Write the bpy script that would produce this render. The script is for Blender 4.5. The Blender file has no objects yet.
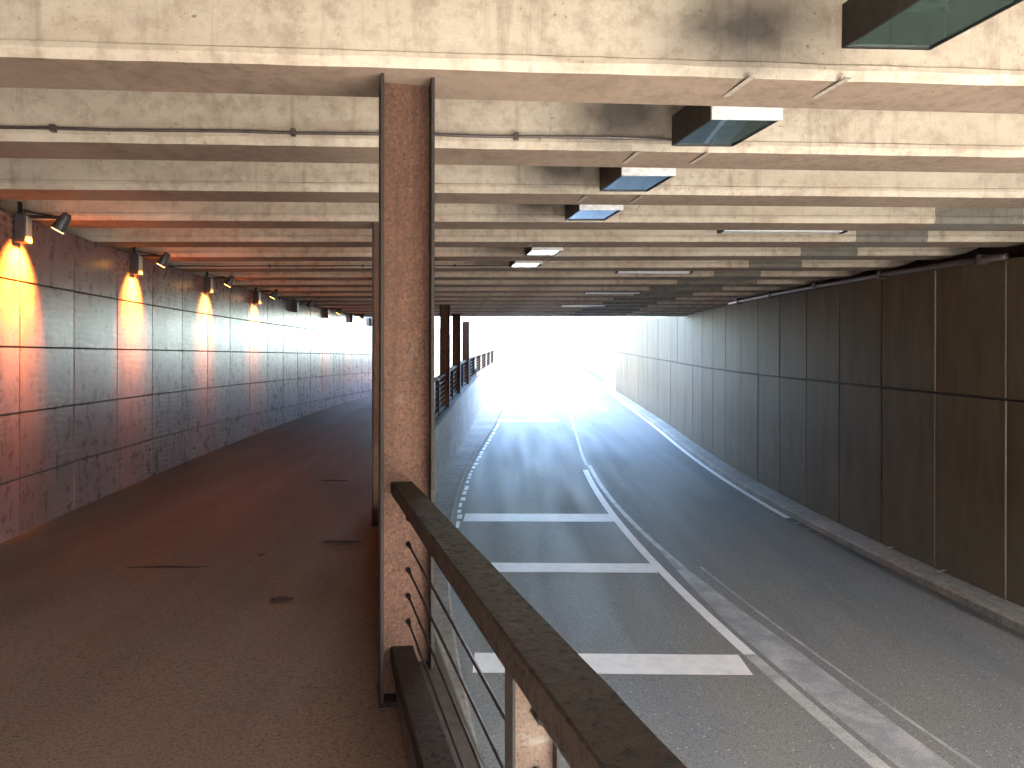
import bpy, math, random
import numpy as np
from mathutils import Vector, Matrix
random.seed(7)
sc = bpy.context.scene
COL = sc.collection
R = math.radians

# ------------------------------------------------------------------ layout
# plan curve of the underpass (bends to the right), and long profiles
TH0, K1, K2, K3 = -0.305577, 0.023137, -0.000319, -2e-6
def heading(s):
    s = max(-4.0, min(35.0, s))
    return TH0 + K1*s + K2*s*s + K3*s**3
DS = 0.1
_S = np.arange(-70, 200, DS)
_th = np.array([heading(s) for s in _S])
_x = np.concatenate([[0], np.cumsum((np.sin(_th[1:]) + np.sin(_th[:-1]))/2*DS)])
_y = np.concatenate([[0], np.cumsum((np.cos(_th[1:]) + np.cos(_th[:-1]))/2*DS)])
_i0 = int(np.argmin(abs(_S)))
_x += 0.5 - _x[_i0]; _y -= _y[_i0]
def plan(s, o):
    t = heading(s)
    return (float(np.interp(s, _S, _x)) + o*math.cos(t), float(np.interp(s, _S, _y)) - o*math.sin(t))
def s_at(y, o=0.0):
    lo, hi = -69.0, 190.0
    for _ in range(50):
        m = (lo+hi)/2
        if plan(m, o)[1] < y: lo = m
        else: hi = m
    return lo
def drift(s): return -min(0.55, max(0.0, 0.036*(s-21)))
def zroad(s):
    if s > 28: return -2.004 + 0.0587*(s-28)
    if s < 0: return -3.385 + 0.0636*s + 0.002*s*s
    return -3.38508 + 0.063574*s - 0.001349*s*s + 3e-5*s**3
def zfoot(s):                       # footpath, parapet side
    if s > 28: return -0.344 + 0.06*(s-28)
    if s < 0: return -1.6235 - 0.0108*s
    return -1.623463 - 0.010807*s + 0.002718*s*s - 2.5e-5*s**3
def zfootl(s):                      # footpath, tiled wall side
    if s > 28: return -0.509 + 0.06*(s-28)
    if s < 0: return -1.679 - 0.0147*s
    return -1.679446 - 0.014723*s + 0.00367*s*s - 5.9e-5*s**3
def ztile(s):                       # top joint of the tiled wall
    if s > 30: return 2.463 + 0.0317*(s-30)
    return 1.397 + 0.039347*s - 0.000127*s*s
def zceil(s): return ztile(s) + 0.013
OLW, ORW = -3.789, 7.797            # faces of the tiled wall and the panelled wall
OPW, OKB, OGU = 0.2136, 0.716, 7.352
TILE, TW, TS0 = 0.680, 1.1853, 8.6406
PW, PS0, PMID, PTOP, KZ = 1.584, 9.127, 2.571, 4.38, 0.12
BP, B1, BW = 1.46, 3.79, 0.45       # beam pitch, first beam front, soffit width
Y_IN, Y_OUT = -4.0, 27.75           # ends of the roof
GZ = 3.7                            # ground level over the cutting

# ------------------------------------------------------------------ materials
def new_mat(name):
    m = bpy.data.materials.new(name); m.use_nodes = True
    nt = m.node_tree
    return m, nt, nt.nodes['Principled BSDF']
class G:
    def __init__(s, nt): s.nt = nt
    def n(s, t, **kw):
        x = s.nt.nodes.new(t)
        for k, v in kw.items():
            if k.startswith('i_'): x.inputs[k[2:].replace('_', ' ')].default_value = v
            else: setattr(x, k, v)
        return x
    def l(s, a, b): s.nt.links.new(a, b)
    def coord(s, scale=(1, 1, 1), kind='Object'):
        tc = s.n('ShaderNodeTexCoord'); mp = s.n('ShaderNodeMapping')
        mp.inputs['Scale'].default_value = scale
        s.l(tc.outputs[kind], mp.inputs['Vector']); return mp.outputs['Vector']
    def noise(s, vec, scale, detail=4, rough=0.6, dist=0.0):
        x = s.n('ShaderNodeTexNoise'); x.inputs['Scale'].default_value = scale
        x.inputs['Detail'].default_value = detail; x.inputs['Roughness'].default_value = rough
        x.inputs['Distortion'].default_value = dist
        if vec is not None: s.l(vec, x.inputs['Vector'])
        return x.outputs['Fac']
    def ramp(s, fac, stops, interp='LINEAR'):
        x = s.n('ShaderNodeValToRGB'); x.color_ramp.interpolation = interp
        e = x.color_ramp.elements
        while len(e) < len(stops): e.new(0.5)
        for q, (p, c) in zip(e, stops):
            q.position = p
            q.color = (c, c, c, 1) if isinstance(c, (int, float)) else (*c, 1)
        s.l(fac, x.inputs['Fac']); return x.outputs['Color']
    def mix(s, fac, a, b, mode='MIX'):
        x = s.n('ShaderNodeMix', data_type='RGBA', blend_type=mode)
        for v, k in ((fac, 0), (a, 6), (b, 7)):
            if isinstance(v, (int, float)): x.inputs[k].default_value = v
            elif isinstance(v, tuple): x.inputs[k].default_value = (*v, 1)
            else: s.l(v, x.inputs[k])
        return x.outputs[2]
    def math(s, op, a, b=None, clamp=False):
        x = s.n('ShaderNodeMath', operation=op, use_clamp=clamp)
        for v, k in ((a, 0), (b, 1)):
            if v is None: continue
            if isinstance(v, (int, float)): x.inputs[k].default_value = v
            else: s.l(v, x.inputs[k])
        return x.outputs[0]
    def bump(s, h, strength, dist=0.01):
        x = s.n('ShaderNodeBump'); x.inputs['Strength'].default_value = strength
        x.inputs['Distance'].default_value = dist
        s.l(h, x.inputs['Height']); return x.outputs['Normal']

def mat_concrete(name, ca, cb, dark, dark_patch=False, rough=0.85):
    m, nt, b = new_mat(name); g = G(nt)
    v = g.coord()
    vs = g.coord((0.6, 1.0, 3.0))
    n1 = g.noise(vs, 1.3, 6, 0.65, 0.4)
    col = g.mix(g.ramp(n1, [(0.3, 0), (0.68, 1)]), ca, cb)
    n2 = g.noise(v, 9, 6, 0.7)
    col = g.mix(g.ramp(n2, [(0.35, 0.6), (0.54, 0)]), col, dark)
    n3 = g.noise(v, 34, 4, 0.65)
    pits = g.ramp(n3, [(0.63, 0), (0.68, 0.8)])
    big = g.noise(v, 3.0, 3, 0.5)
    pits = g.mix(1.0, pits, g.ramp(big, [(0.45, 0.1), (0.65, 1)]), 'MULTIPLY')
    col = g.mix(pits, col, tuple(c*0.3 for c in dark))
    run = g.noise(g.coord((4.0, 4.0, 0.35)), 2.2, 5, 0.7)
    col = g.mix(g.ramp(run, [(0.54, 0), (0.7, 0.55)]), col, tuple(c*0.8 for c in dark))
    wash = g.noise(g.coord((0.5, 0.5, 1.2)), 1.1, 4, 0.55)
    col = g.mix(g.ramp(wash, [(0.5, 0), (0.68, 0.5)]), col, tuple(min(0.75, c*1.25) for c in ca))
    fine = g.noise(v, 180, 2, 0.6)
    col = g.mix(0.35, col, g.ramp(fine, [(0.3, 0.55), (0.7, 1.0)]), 'MULTIPLY')
    if dark_patch:  # dark oval patch with an uneven rim, beside the object origin
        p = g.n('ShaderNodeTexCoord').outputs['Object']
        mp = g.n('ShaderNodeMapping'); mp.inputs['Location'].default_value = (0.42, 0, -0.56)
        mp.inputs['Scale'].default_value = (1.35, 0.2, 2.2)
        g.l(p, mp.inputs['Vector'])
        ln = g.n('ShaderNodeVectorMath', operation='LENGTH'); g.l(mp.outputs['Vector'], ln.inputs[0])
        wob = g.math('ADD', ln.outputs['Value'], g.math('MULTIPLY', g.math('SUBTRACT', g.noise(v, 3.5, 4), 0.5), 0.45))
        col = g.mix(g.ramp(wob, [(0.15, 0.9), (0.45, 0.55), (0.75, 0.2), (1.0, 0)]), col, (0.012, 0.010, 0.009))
    g.l(col, b.inputs['Base Color']); b.inputs['Roughness'].default_value = rough
    h = g.math('ADD', g.math('MULTIPLY', n2, 0.6), g.math('MULTIPLY', n3, 0.5))
    g.l(g.bump(h, 0.5, 0.012), b.inputs['Normal'])
    return m
M = {}
M['beam'] = mat_concrete('beam concrete', (0.53, 0.475, 0.395), (0.42, 0.355, 0.28), (0.27, 0.21, 0.16))
M['beam_patch'] = mat_concrete('beam concrete with dark patch', (0.53, 0.475, 0.395), (0.42, 0.355, 0.28), (0.27, 0.21, 0.16), dark_patch=True)
M['soffit'] = mat_concrete('brown soffit with painted shade', (0.25, 0.185, 0.14), (0.165, 0.115, 0.082), (0.10, 0.065, 0.045))  # brown staining, darkened further to carry the underside's shade
M['infill'] = mat_concrete('grey infill concrete', (0.22, 0.20, 0.17), (0.15, 0.14, 0.12), (0.1, 0.09, 0.08))
M['concrete'] = mat_concrete('wall concrete', (0.40, 0.39, 0.37), (0.30, 0.29, 0.27), (0.2, 0.19, 0.18))
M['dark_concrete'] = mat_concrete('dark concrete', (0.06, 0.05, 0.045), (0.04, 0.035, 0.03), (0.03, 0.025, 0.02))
M['parapet'] = mat_concrete('parapet concrete', (0.085, 0.072, 0.064), (0.05, 0.042, 0.037), (0.025, 0.02, 0.018))
M['kerb'] = mat_concrete('kerb concrete', (0.38, 0.36, 0.32), (0.27, 0.25, 0.22), (0.14, 0.125, 0.11))

def mat_tile():
    m, nt, b = new_mat('glazed tile'); g = G(nt)
    v = g.coord()
    isl = g.n('ShaderNodeNewGeometry').outputs['Random Per Island']
    base = g.ramp(isl, [(0, (0.20, 0.102, 0.100)), (0.35, (0.29, 0.165, 0.172)), (0.7, (0.235, 0.128, 0.128)), (1, (0.31, 0.188, 0.200))])
    st = g.noise(g.coord((5, 5, 0.8)), 1.6, 4, 0.6)
    col = g.mix(g.ramp(st, [(0.32, 0.55), (0.6, 0)]), base, (0.085, 0.048, 0.045))
    gr = g.noise(v, 7, 6, 0.72)
    col = g.mix(g.ramp(gr, [(0.28, 0.5), (0.58, 0)]), col, (0.11, 0.066, 0.062))
    sp = g.noise(v, 40, 3, 0.7)
    col = g.mix(g.ramp(sp, [(0.64, 0), (0.70, 0.7)]), col, (0.04, 0.026, 0.024))
    # pale wiped smears, wavy and mostly at mid height
    wv = g.n('ShaderNodeTexWave', wave_type='BANDS', bands_direction='Z'); wv.inputs['Scale'].default_value = 2.6
    wv.inputs['Distortion'].default_value = 7.0; wv.inputs['Detail'].default_value = 4.0; wv.inputs['Detail Scale'].default_value = 0.9
    g.l(g.coord((0.8, 0.8, 1.6)), wv.inputs['Vector'])
    bl = g.noise(v, 1.1, 4, 0.6)
    fr_ = g.noise(v, 18, 4, 0.7)
    smf = g.mix(1.0, g.ramp(wv.outputs['Fac'], [(0.62, 0), (0.9, 0.6)]), g.ramp(bl, [(0.46, 0), (0.6, 1)]), 'MULTIPLY')
    smf = g.mix(1.0, smf, g.ramp(fr_, [(0.4, 0.1), (0.6, 1)]), 'MULTIPLY')
    col = g.mix(smf, col, (0.46, 0.39, 0.37))
    g.l(col, b.inputs['Base Color'])
    ro = g.math('ADD', g.math('MULTIPLY', st, 0.06), g.math('MULTIPLY', gr, 0.22))
    g.l(g.math('ADD', ro, 0.15), b.inputs['Roughness'])
    b.inputs['Specular IOR Level'].default_value = 0.37
    h = g.math('ADD', g.math('MULTIPLY', gr, 0.25), g.math('MULTIPLY', g.noise(v, 2.2, 3), 1.0))
    g.l(g.bump(h, 0.16, 0.02), b.inputs['Normal'])
    return m
M['tile'] = mat_tile()

def mat_panel():
    m, nt, b = new_mat('grimy cladding panel'); g = G(nt)
    isl = g.n('ShaderNodeNewGeometry').outputs['Random Per Island']
    base = g.ramp(isl, [(0, (0.084, 0.062, 0.035)), (0.5, (0.106, 0.079, 0.047)), (1, (0.094, 0.072, 0.045))])
    st = g.noise(g.coord((4, 4, 0.5)), 1.2, 6, 0.65)
    col = g.mix(g.ramp(st, [(0.35, 0.5), (0.6, 0)]), base, (0.046, 0.034, 0.020))
    bl = g.noise(g.coord(), 0.8, 5, 0.6)
    col = g.mix(g.ramp(bl, [(0.5, 0), (0.7, 0.35)]), col, (0.12, 0.094, 0.062))
    sx = g.n('ShaderNodeSeparateXYZ'); g.l(g.n('ShaderNodeNewGeometry').outputs['Position'], sx.inputs[0])
    hh = g.math('SUBTRACT', sx.outputs['Z'], g.math('ADD', g.math('MULTIPLY', sx.outputs['Y'], 0.052), -3.42))
    hh = g.math('ADD', hh, g.math('MULTIPLY', g.math('SUBTRACT', g.noise(g.coord((1, 1, 0.5)), 1.4, 6, 0.7), 0.5), 2.2))
    col = g.mix(g.ramp(g.math('MULTIPLY', hh, 0.4), [(0.1, 0.55), (0.62, 0)]), col, (0.19, 0.165, 0.12))
    g.l(col, b.inputs['Base Color'])
    b.inputs['Roughness'].default_value = 0.65
    b.inputs['Specular IOR Level'].default_value = 0.1
    h = g.math('ADD', g.noise(g.coord(), 3, 4), g.math('MULTIPLY', g.noise(g.coord(), 90, 2), 0.3))
    g.l(g.bump(h, 0.25, 0.01), b.inputs['Normal'])
    return m
M['panel'] = mat_panel()

def mat_asphalt(name, ca, cb, r0, r1, sparkle, bump=0.7, spec=0.5, warm=None):
    m, nt, b = new_mat(name); g = G(nt)
    v = g.coord()
    big = g.noise(g.coord((1.6, 0.5, 1)), 0.5, 5, 0.6)
    col = g.mix(g.ramp(big, [(0.35, 0), (0.65, 1)]), ca, cb)
    fine = g.noise(v, 55, 6, 0.85)
    col = g.mix(0.9, col, g.ramp(fine, [(0.36, 0.15), (0.5, 0.8), (0.66, 1.0)]), 'MULTIPLY')
    vo = g.n('ShaderNodeTexVoronoi'); vo.inputs['Scale'].default_value = 26
    g.l(v, vo.inputs['Vector'])
    spots = g.ramp(vo.outputs['Distance'], [(0.16, 1), (0.24, 0)])
    sel = g.n('ShaderNodeSeparateColor'); g.l(vo.outputs['Color'], sel.inputs['Color'])
    spots = g.mix(1.0, spots, g.ramp(sel.outputs['Red'], [(1-sparkle, 0), (1-sparkle*0.8, 1)]), 'MULTIPLY')
    col = g.mix(spots, col, (0.55, 0.55, 0.52))
    st = g.noise(g.coord((1.6, 0.16, 1)), 0.9, 6, 0.65, 0.3)
    col = g.mix(g.ramp(st, [(0.54, 0), (0.76, 0.35)]), col, tuple(c*0.5 for c in ca))
    g.l(col, b.inputs['Base Color'])
    rn = g.noise(g.coord((1.3, 0.05, 1)), 1.5, 3, 0.55)
    g.l(g.ramp(rn, [(0.3, r0), (0.7, r1)]), b.inputs['Roughness'])
    b.inputs['Specular IOR Level'].default_value = spec
    h = g.math('ADD', fine, g.math('MULTIPLY', g.noise(v, 45, 3, 0.7), 0.8))
    g.l(g.bump(h, bump, 0.006), b.inputs['Normal'])
    return m
M['road'] = mat_asphalt('road asphalt', (0.26, 0.27, 0.29), (0.30, 0.297, 0.275), 0.58, 0.8, 0.10, 0.8, 0.15)
M['path'] = mat_asphalt('footpath asphalt', (0.165, 0.115, 0.088), (0.21, 0.150, 0.117), 0.6, 0.8, 0.0, 0.6, 0.15)

def mat_paint(name, wear, colr=(0.86, 0.86, 0.87)):
    m, nt, b = new_mat(name); g = G(nt); v = g.coord()
    w = g.math('ADD', g.math('MULTIPLY', g.noise(v, 70, 4, 0.75), 0.6), g.math('MULTIPLY', g.noise(v, 3.0, 4, 0.6), 0.4))
    f = g.ramp(w, [(wear-0.06, 0), (wear+0.06, 1)])
    dirt = g.mix(g.ramp(g.noise(v, 6, 4), [(0.3, 0.3), (0.55, 0)]), colr, (0.5, 0.49, 0.47))
    col = g.mix(f, (0.26, 0.265, 0.28), dirt)
    g.l(col, b.inputs['Base Color']); b.inputs['Roughness'].default_value = 0.6
    g.l(g.bump(g.noise(v, 110, 3), 0.5, 0.004), b.inputs['Normal'])
    return m
M['paint'] = mat_paint('white road paint', 0.33)
M['paint_worn'] = mat_paint('worn road paint', 0.47, (0.5, 0.5, 0.48))
M['paint_ghost'] = mat_paint('ghost of old road paint', 0.53, (0.5, 0.5, 0.5))

def mat_rust(name, a, b2, dark, pale=None, rough=0.8, scale=1.0):
    m, nt, b = new_mat(name); g = G(nt); v = g.coord()
    n1 = g.noise(v, 5*scale, 6, 0.7)
    col = g.mix(g.ramp(n1, [(0.3, 0), (0.7, 1)]), a, b2)
    n2 = g.noise(v, 70*scale, 4, 0.7)
    col = g.mix(g.ramp(n2, [(0.33, 0.9), (0.48, 0)]), col, dark)
    col = g.mix(g.ramp(n2, [(0.56, 0), (0.68, 0.65)]), col, tuple(min(1, c*1.9) for c in a))
    ru = g.noise(g.coord((9*scale, 9*scale, 0.5*scale)), 1.6, 5, 0.7)
    col = g.mix(g.ramp(ru, [(0.5, 0), (0.66, 0.6)]), col, tuple(c*0.55 for c in b2))
    if pale:
        n3 = g.noise(v, 2.2*scale, 5, 0.65, 0.8)
        col = g.mix(g.ramp(n3, [(0.60, 0), (0.70, 0.7)]), col, pale)
    g.l(col, b.inputs['Base Color']); b.inputs['Roughness'].default_value = rough
    g.l(g.bump(g.math('ADD', n2, n1), 0.6, 0.004), b.inputs['Normal'])
    return m
M['rust'] = mat_rust('rusty steel', (0.118, 0.056, 0.034), (0.078, 0.037, 0.023), (0.028, 0.012, 0.008), (0.15, 0.115, 0.095))
M['rust_dark'] = mat_rust('dark painted steel', (0.022, 0.015, 0.012), (0.015, 0.011, 0.009), (0.008, 0.006, 0.005))
M['stanchion'] = mat_rust('peeling rusty steel', (0.115, 0.05, 0.022), (0.12, 0.098, 0.08), (0.03, 0.012, 0.006), (0.19, 0.175, 0.155), 0.75, 2.2)

def mat_rail():
    m, nt, b = new_mat('pitted brown rail'); g = G(nt); v = g.coord()
    n1 = g.noise(v, 7, 6, 0.7); n2 = g.noise(v, 38, 5, 0.75, 0.7)
    col = g.mix(g.ramp(n1, [(0.3, 0), (0.7, 1)]), (0.015, 0.0092, 0.0066), (0.026, 0.0168, 0.0122))
    pit = g.ramp(n2, [(0.36, 1), (0.45, 0)])
    col = g.mix(pit, col, (0.006, 0.004, 0.003))
    g.l(col, b.inputs['Base Color'])
    g.l(g.ramp(n2, [(0.3, 0.9), (0.7, 0.65)]), b.inputs['Roughness']); b.inputs['Specular IOR Level'].default_value = 0.25
    h = g.math('SUBTRACT', g.math('MULTIPLY', n1, 0.5), g.math('MULTIPLY', pit, 0.8))
    g.l(g.bump(h, 1.0, 0.012), b.inputs['Normal'])
    return m
M['rail'] = mat_rail()

def mat_simple(name, col, rough=0.5, metal=0.0, emit=None, strength=0.0, nscale=20):
    m, nt, b = new_mat(name); g = G(nt)
    n = g.noise(g.coord(), nscale, 4, 0.65)
    g.l(g.mix(g.ramp(n, [(0.3, 0), (0.7, 1)]), tuple(c*0.7 for c in col), tuple(min(1, c*1.15) for c in col)), b.inputs['Base Color'])
    g.l(g.ramp(n, [(0.3, min(1, rough*1.2)), (0.7, rough*0.8)]), b.inputs['Roughness'])
    b.inputs['Metallic'].default_value = metal
    if emit:
        b.inputs['Emission Color'].default_value = (*emit, 1); b.inputs['Emission Strength'].default_value = strength
    return m
M['black'] = mat_simple('black lamp housing', (0.006, 0.0055, 0.005), 0.5)
M['matt_black'] = mat_simple('matt dark sheet', (0.007, 0.007, 0.008), 1.0)
M['matt_black'].node_tree.nodes['Principled BSDF'].inputs['Specular IOR Level'].default_value = 0.0
M['galv'] = mat_simple('galvanised steel', (0.55, 0.56, 0.58), 0.4, 0.7)
M['pale_metal'] = mat_simple('pale enamelled steel', (0.68, 0.69, 0.70), 0.35, 0.0)
M['strap'] = mat_simple('dull steel strap', (0.27, 0.23, 0.19), 0.8, 0.0)
M['conduit'] = mat_simple('grey conduit', (0.08, 0.065, 0.06), 0.5, 0.3)
M['grey_metal'] = mat_simple('grey lamp metal', (0.07, 0.07, 0.078), 0.45, 0.3)
M['cable'] = mat_simple('dark steel cable', (0.010, 0.008, 0.007), 0.5, 0.2)
M['mouth'] = mat_simple('lit orange lamp glass', (0.8, 0.5, 0.2), 0.3, 0, (1.0, 0.45, 0.1), 0.6)
M['tube'] = mat_simple('fluorescent tube', (0.75, 0.77, 0.8), 0.3)
M['litter'] = mat_simple('pale litter', (0.55, 0.5, 0.42), 0.7)
M['litter_dark'] = mat_simple('grit', (0.11, 0.08, 0.06), 0.8)
M['black_gap'] = mat_simple('dark joint gap', (0.02, 0.017, 0.015), 0.8)  # dark backing visible in the joints
M['sealant'] = mat_simple('pale joint sealant', (0.30, 0.27, 0.23), 0.6)
M['stain'] = mat_simple('dark stain', (0.010, 0.007, 0.006), 0.9)
def mat_glass():
    m, nt, b = new_mat('lamp glass'); g = G(nt)
    b.inputs['Base Color'].default_value = (0.35, 0.5, 0.45, 1)
    b.inputs['Roughness'].default_value = 0.03
    b.inputs['IOR'].default_value = 1.55
    n = g.noise(g.coord(), 12, 4, 0.6)
    b.inputs['Roughness'].default_value = 0.0
    b.inputs['Coat Weight'].default_value = 0.6
    b.inputs['Coat Roughness'].default_value = 0.02
    b.inputs['Transmission Weight'].default_value = 0.9
    return m
M['glass'] = mat_glass()
def mat_ground():
    m, nt, b = new_mat('grassy ground'); g = G(nt); v = g.coord()
    n = g.noise(v, 0.3, 6, 0.65)
    g.l(g.mix(g.ramp(n, [(0.35, 0), (0.65, 1)]), (0.07, 0.09, 0.03), (0.15, 0.14, 0.08)), b.inputs['Base Color'])
    b.inputs['Roughness'].default_value = 0.9
    return m
M['ground'] = mat_ground()

# ------------------------------------------------------------------ mesh helpers
class MB:
    def __init__(s): s.v = []; s.f = []; s.mi = []
    def add(s, vs, fs, mi=0):
        k = len(s.v); s.v += [tuple(v) for v in vs]
        s.f += [tuple(i+k for i in f) for f in fs]; s.mi += [mi]*len(fs)
    def hexa(s, b4, t4, mi=0):           # bottom 4 and top 4 corners, ccw from above
        s.add(list(b4)+list(t4), [(3,2,1,0),(4,5,6,7),(0,1,5,4),(1,2,6,5),(2,3,7,6),(3,0,4,7)], mi)
    def box(s, x0, x1, y0, y1, z0, z1, mi=0):
        s.hexa([(x0,y0,z0),(x1,y0,z0),(x1,y1,z0),(x0,y1,z0)], [(x0,y0,z1),(x1,y0,z1),(x1,y1,z1),(x0,y1,z1)], mi)
    def loft(s, rings, mi=0, cap=True, closed=True):
        n = len(rings[0]); k = len(s.v)
        for r in rings: s.v += [tuple(p) for p in r]
        for i in range(len(rings)-1):
            for j in range(n if closed else n-1):
                a = k+i*n+j; b = k+i*n+(j+1) % n
                s.f.append((a, b, b+n, a+n)); s.mi.append(mi if not callable(mi) else mi(i))
        if cap and closed:
            s.f.append(tuple(k+j for j in reversed(range(n)))); s.mi.append(mi if not callable(mi) else 0)
            e = k+(len(rings)-1)*n
            s.f.append(tuple(e+j for j in range(n))); s.mi.append(mi if not callable(mi) else 0)
    def tube(s, pts, r, n=8, mi=0):
        pts = [Vector(p) for p in pts]; rings = []
        for i, p in enumerate(pts):
            d = (pts[min(i+1, len(pts)-1)] - pts[max(i-1, 0)]).normalized()
            a = d.orthogonal().normalized() if i == 0 else (pa - d*pa.dot(d)).normalized()
            pa = a; b = d.cross(a)
            rr = r[i] if isinstance(r, (list, tuple)) else r
            rings.append([p + rr*(math.cos(2*math.pi*j/n)*a + math.sin(2*math.pi*j/n)*b) for j in range(n)])
        s.loft(rings, mi)
    def build(s, name, mats, parent=None, smooth=False, bevel=0.0, loc=None):
        me = bpy.data.meshes.new(name)
        base = Vector(loc) if loc is not None else (parent.location.copy() if parent is not None else Vector((0,0,0)))
        me.from_pydata([tuple(Vector(v)-base) for v in s.v], [], s.f)
        mats = mats if isinstance(mats, (list, tuple)) else [mats]
        for m in mats: me.materials.append(m)
        for p, i in zip(me.polygons, s.mi): p.material_index = i
        if smooth:
            for p in me.polygons: p.use_smooth = True
        import bmesh
        bm = bmesh.new(); bm.from_mesh(me); bmesh.ops.recalc_face_normals(bm, faces=bm.faces); bm.to_mesh(me); bm.free()
        o = bpy.data.objects.new(name, me); COL.objects.link(o)
        if parent is not None:
            o.parent = parent; o.location = base - parent.location
        else: o.location = base
        if bevel:
            md = o.modifiers.new('bevel', 'BEVEL'); md.width = bevel; md.segments = 2; md.limit_method = 'ANGLE'
        return o
def tag(o, label=None, cat=None, group=None, kind=None):
    if label: o['label'] = label
    if cat: o['category'] = cat
    if group: o['group'] = group
    if kind: o['kind'] = kind
    return o
def thing(name, label, cat, loc, rotz=0.0, group=None):
    o = bpy.data.objects.new(name, None); COL.objects.link(o)
    o.location = loc; o.rotation_euler = (0, 0, rotz); o.empty_display_size = 0.2
    return tag(o, label, cat, group)
def copy_tree(o, parent=None):
    c = o.copy(); COL.objects.link(c)
    if parent is not None: c.parent = parent
    for ch in [x for x in o.children]: copy_tree(ch, c)
    return c
def P3(s, o, z): x, y = plan(s, o); return (x, y, z)
def sheet(mb, ss, edges, mi=0):          # edges: list of (offset, zfunc)
    k = len(mb.v); n = len(edges)
    for s in ss:
        for o, zf in edges: mb.v.append(P3(s, o(s) if callable(o) else o, zf(s)))
    for i in range(len(ss)-1):
        for j in range(n-1):
            a = k+i*n+j; mb.f.append((a, a+1, a+n+1, a+n)); mb.mi.append(mi)
def sweep(mb, ss, prof, mi=0):           # prof(s) -> closed list of (o, z)
    mb.loft([[P3(s, o, z) for o, z in prof(s)] for s in ss], mi)
def frange(a, b, st):
    n = max(1, int(math.ceil((b-a)/st))); return [a+(b-a)*i/n for i in range(n+1)]

S_IN, S_OUT = s_at(Y_IN), s_at(Y_OUT)
# ------------------------------------------------------------------ ground, road, footpath
SS = frange(-55, 140, 1.0)
SA, SB = [s for s in SS if s <= 1.0], [s for s in SS if s >= 1.0]
SA[-1:] = [1.0]; SB[:0] = [1.0] if SB[0] > 1.0 else []
mb = MB(); sheet(mb, SA, [(OKB-0.06, zroad), (3.9, zroad), (OGU+0.05, zroad)])
tag(mb.build('bounce_road', M['concrete']), 'unseen roadway before the underpass, made pale to bounce light inside', 'road', kind='structure')  # out of view, coloured pale to bounce sunlight onto the beams
mb = MB(); sheet(mb, SA, [(OLW-0.1, zfootl), (-2.0, lambda s: zfootl(s)*0.5+zfoot(s)*0.5+0.012), (OPW-0.05, zfoot)])
tag(mb.build('bounce_path', M['concrete']), 'unseen paving before the underpass, made pale to bounce light inside', 'footpath', kind='structure')  # pale surface behind the camera, added as a light reflector
mb = MB(); sheet(mb, SB, [(OKB-0.06, zroad), (2.0, zroad), (3.9, zroad), (5.6, zroad), (OGU+0.05, zroad)])
tag(mb.build('road', M['road']), 'grey asphalt two lane road dipping through the underpass and climbing out', 'road', kind='structure')
mb = MB(); sheet(mb, SB, [(OLW-0.1, zfootl), (-2.0, lambda s: zfootl(s)*0.5+zfoot(s)*0.5+0.012), (lambda s: OPW-0.05+drift(s), zfoot)])
tag(mb.build('footpath', M['path']), 'raised brown asphalt footpath between tiled wall and railing', 'footpath', kind='structure')
mb = MB()
def kprof(s):
    r = zroad(s); q = OPW-0.04+drift(s); return [(q, r-0.2), (q, r+0.11), (OKB-0.13, r+0.10), (OKB-0.03, r+0.11), (OKB, r+0.08), (OKB, r-0.2)]
sweep(mb, SS, kprof)
tag(mb.build('kerb', M['kerb']), 'narrow concrete kerb strip below the parapet wall', 'kerb', kind='structure')
mb = MB()
def kprof2(s):
    r = zroad(s); return [(OGU, r-0.2), (OGU, r+0.10), (OGU+0.04, r+0.125), (OGU+0.12, r+0.125), (ORW+0.1, r+KZ), (ORW+0.1, r-0.2)]
sweep(mb, SS, kprof2)
tag(mb.build('kerb', M['kerb']), 'concrete kerb strip along the foot of the panelled wall', 'kerb', kind='structure')
# gutter seam beside the right kerb
mb = MB(); sheet(mb, frange(-6, 15, 0.5), [(OGU-0.17, lambda s: zroad(s)+0.004), (OGU-0.02, lambda s: zroad(s)+0.004)])
tag(mb.build('gutter_seam', mat_asphalt('gutter seam asphalt', (0.04, 0.042, 0.047), (0.16, 0.15, 0.14), 0.4, 0.6, 0.05)), kind='structure')

# ground over and beside the cutting
mb = MB(); rows = [-420, -70, -55.1] + frange(-52, 130, 2.0) + [135, 160, 700]
k = 0
def xl(y): return plan(s_at(y, -4.4), -4.4)[0]
def xr(y): return plan(s_at(y, 8.7), 8.7)[0]
pts = [(-500, xl(max(-55, min(y, 140))), xr(max(-55, min(y, 140))), 500) for y in rows]
for y, p in zip(rows, pts): mb.v += [(p[0], y, GZ), (p[1], y, GZ), (p[2], y, GZ), (p[3], y, GZ)]
for i in range(len(rows)-1):
    ym = (rows[i]+rows[i+1])/2; a = 4*i
    cols = [0, 2]
    if ym < -55 or ym > 126: cols = [0, 1, 2]
    for j in cols: mb.f.append((a+j, a+j+1, a+j+5, a+j+4)); mb.mi.append(0)
tag(mb.build('ground', M['ground']), 'grassy ground level beside the sunken road', 'ground', kind='structure')

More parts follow.
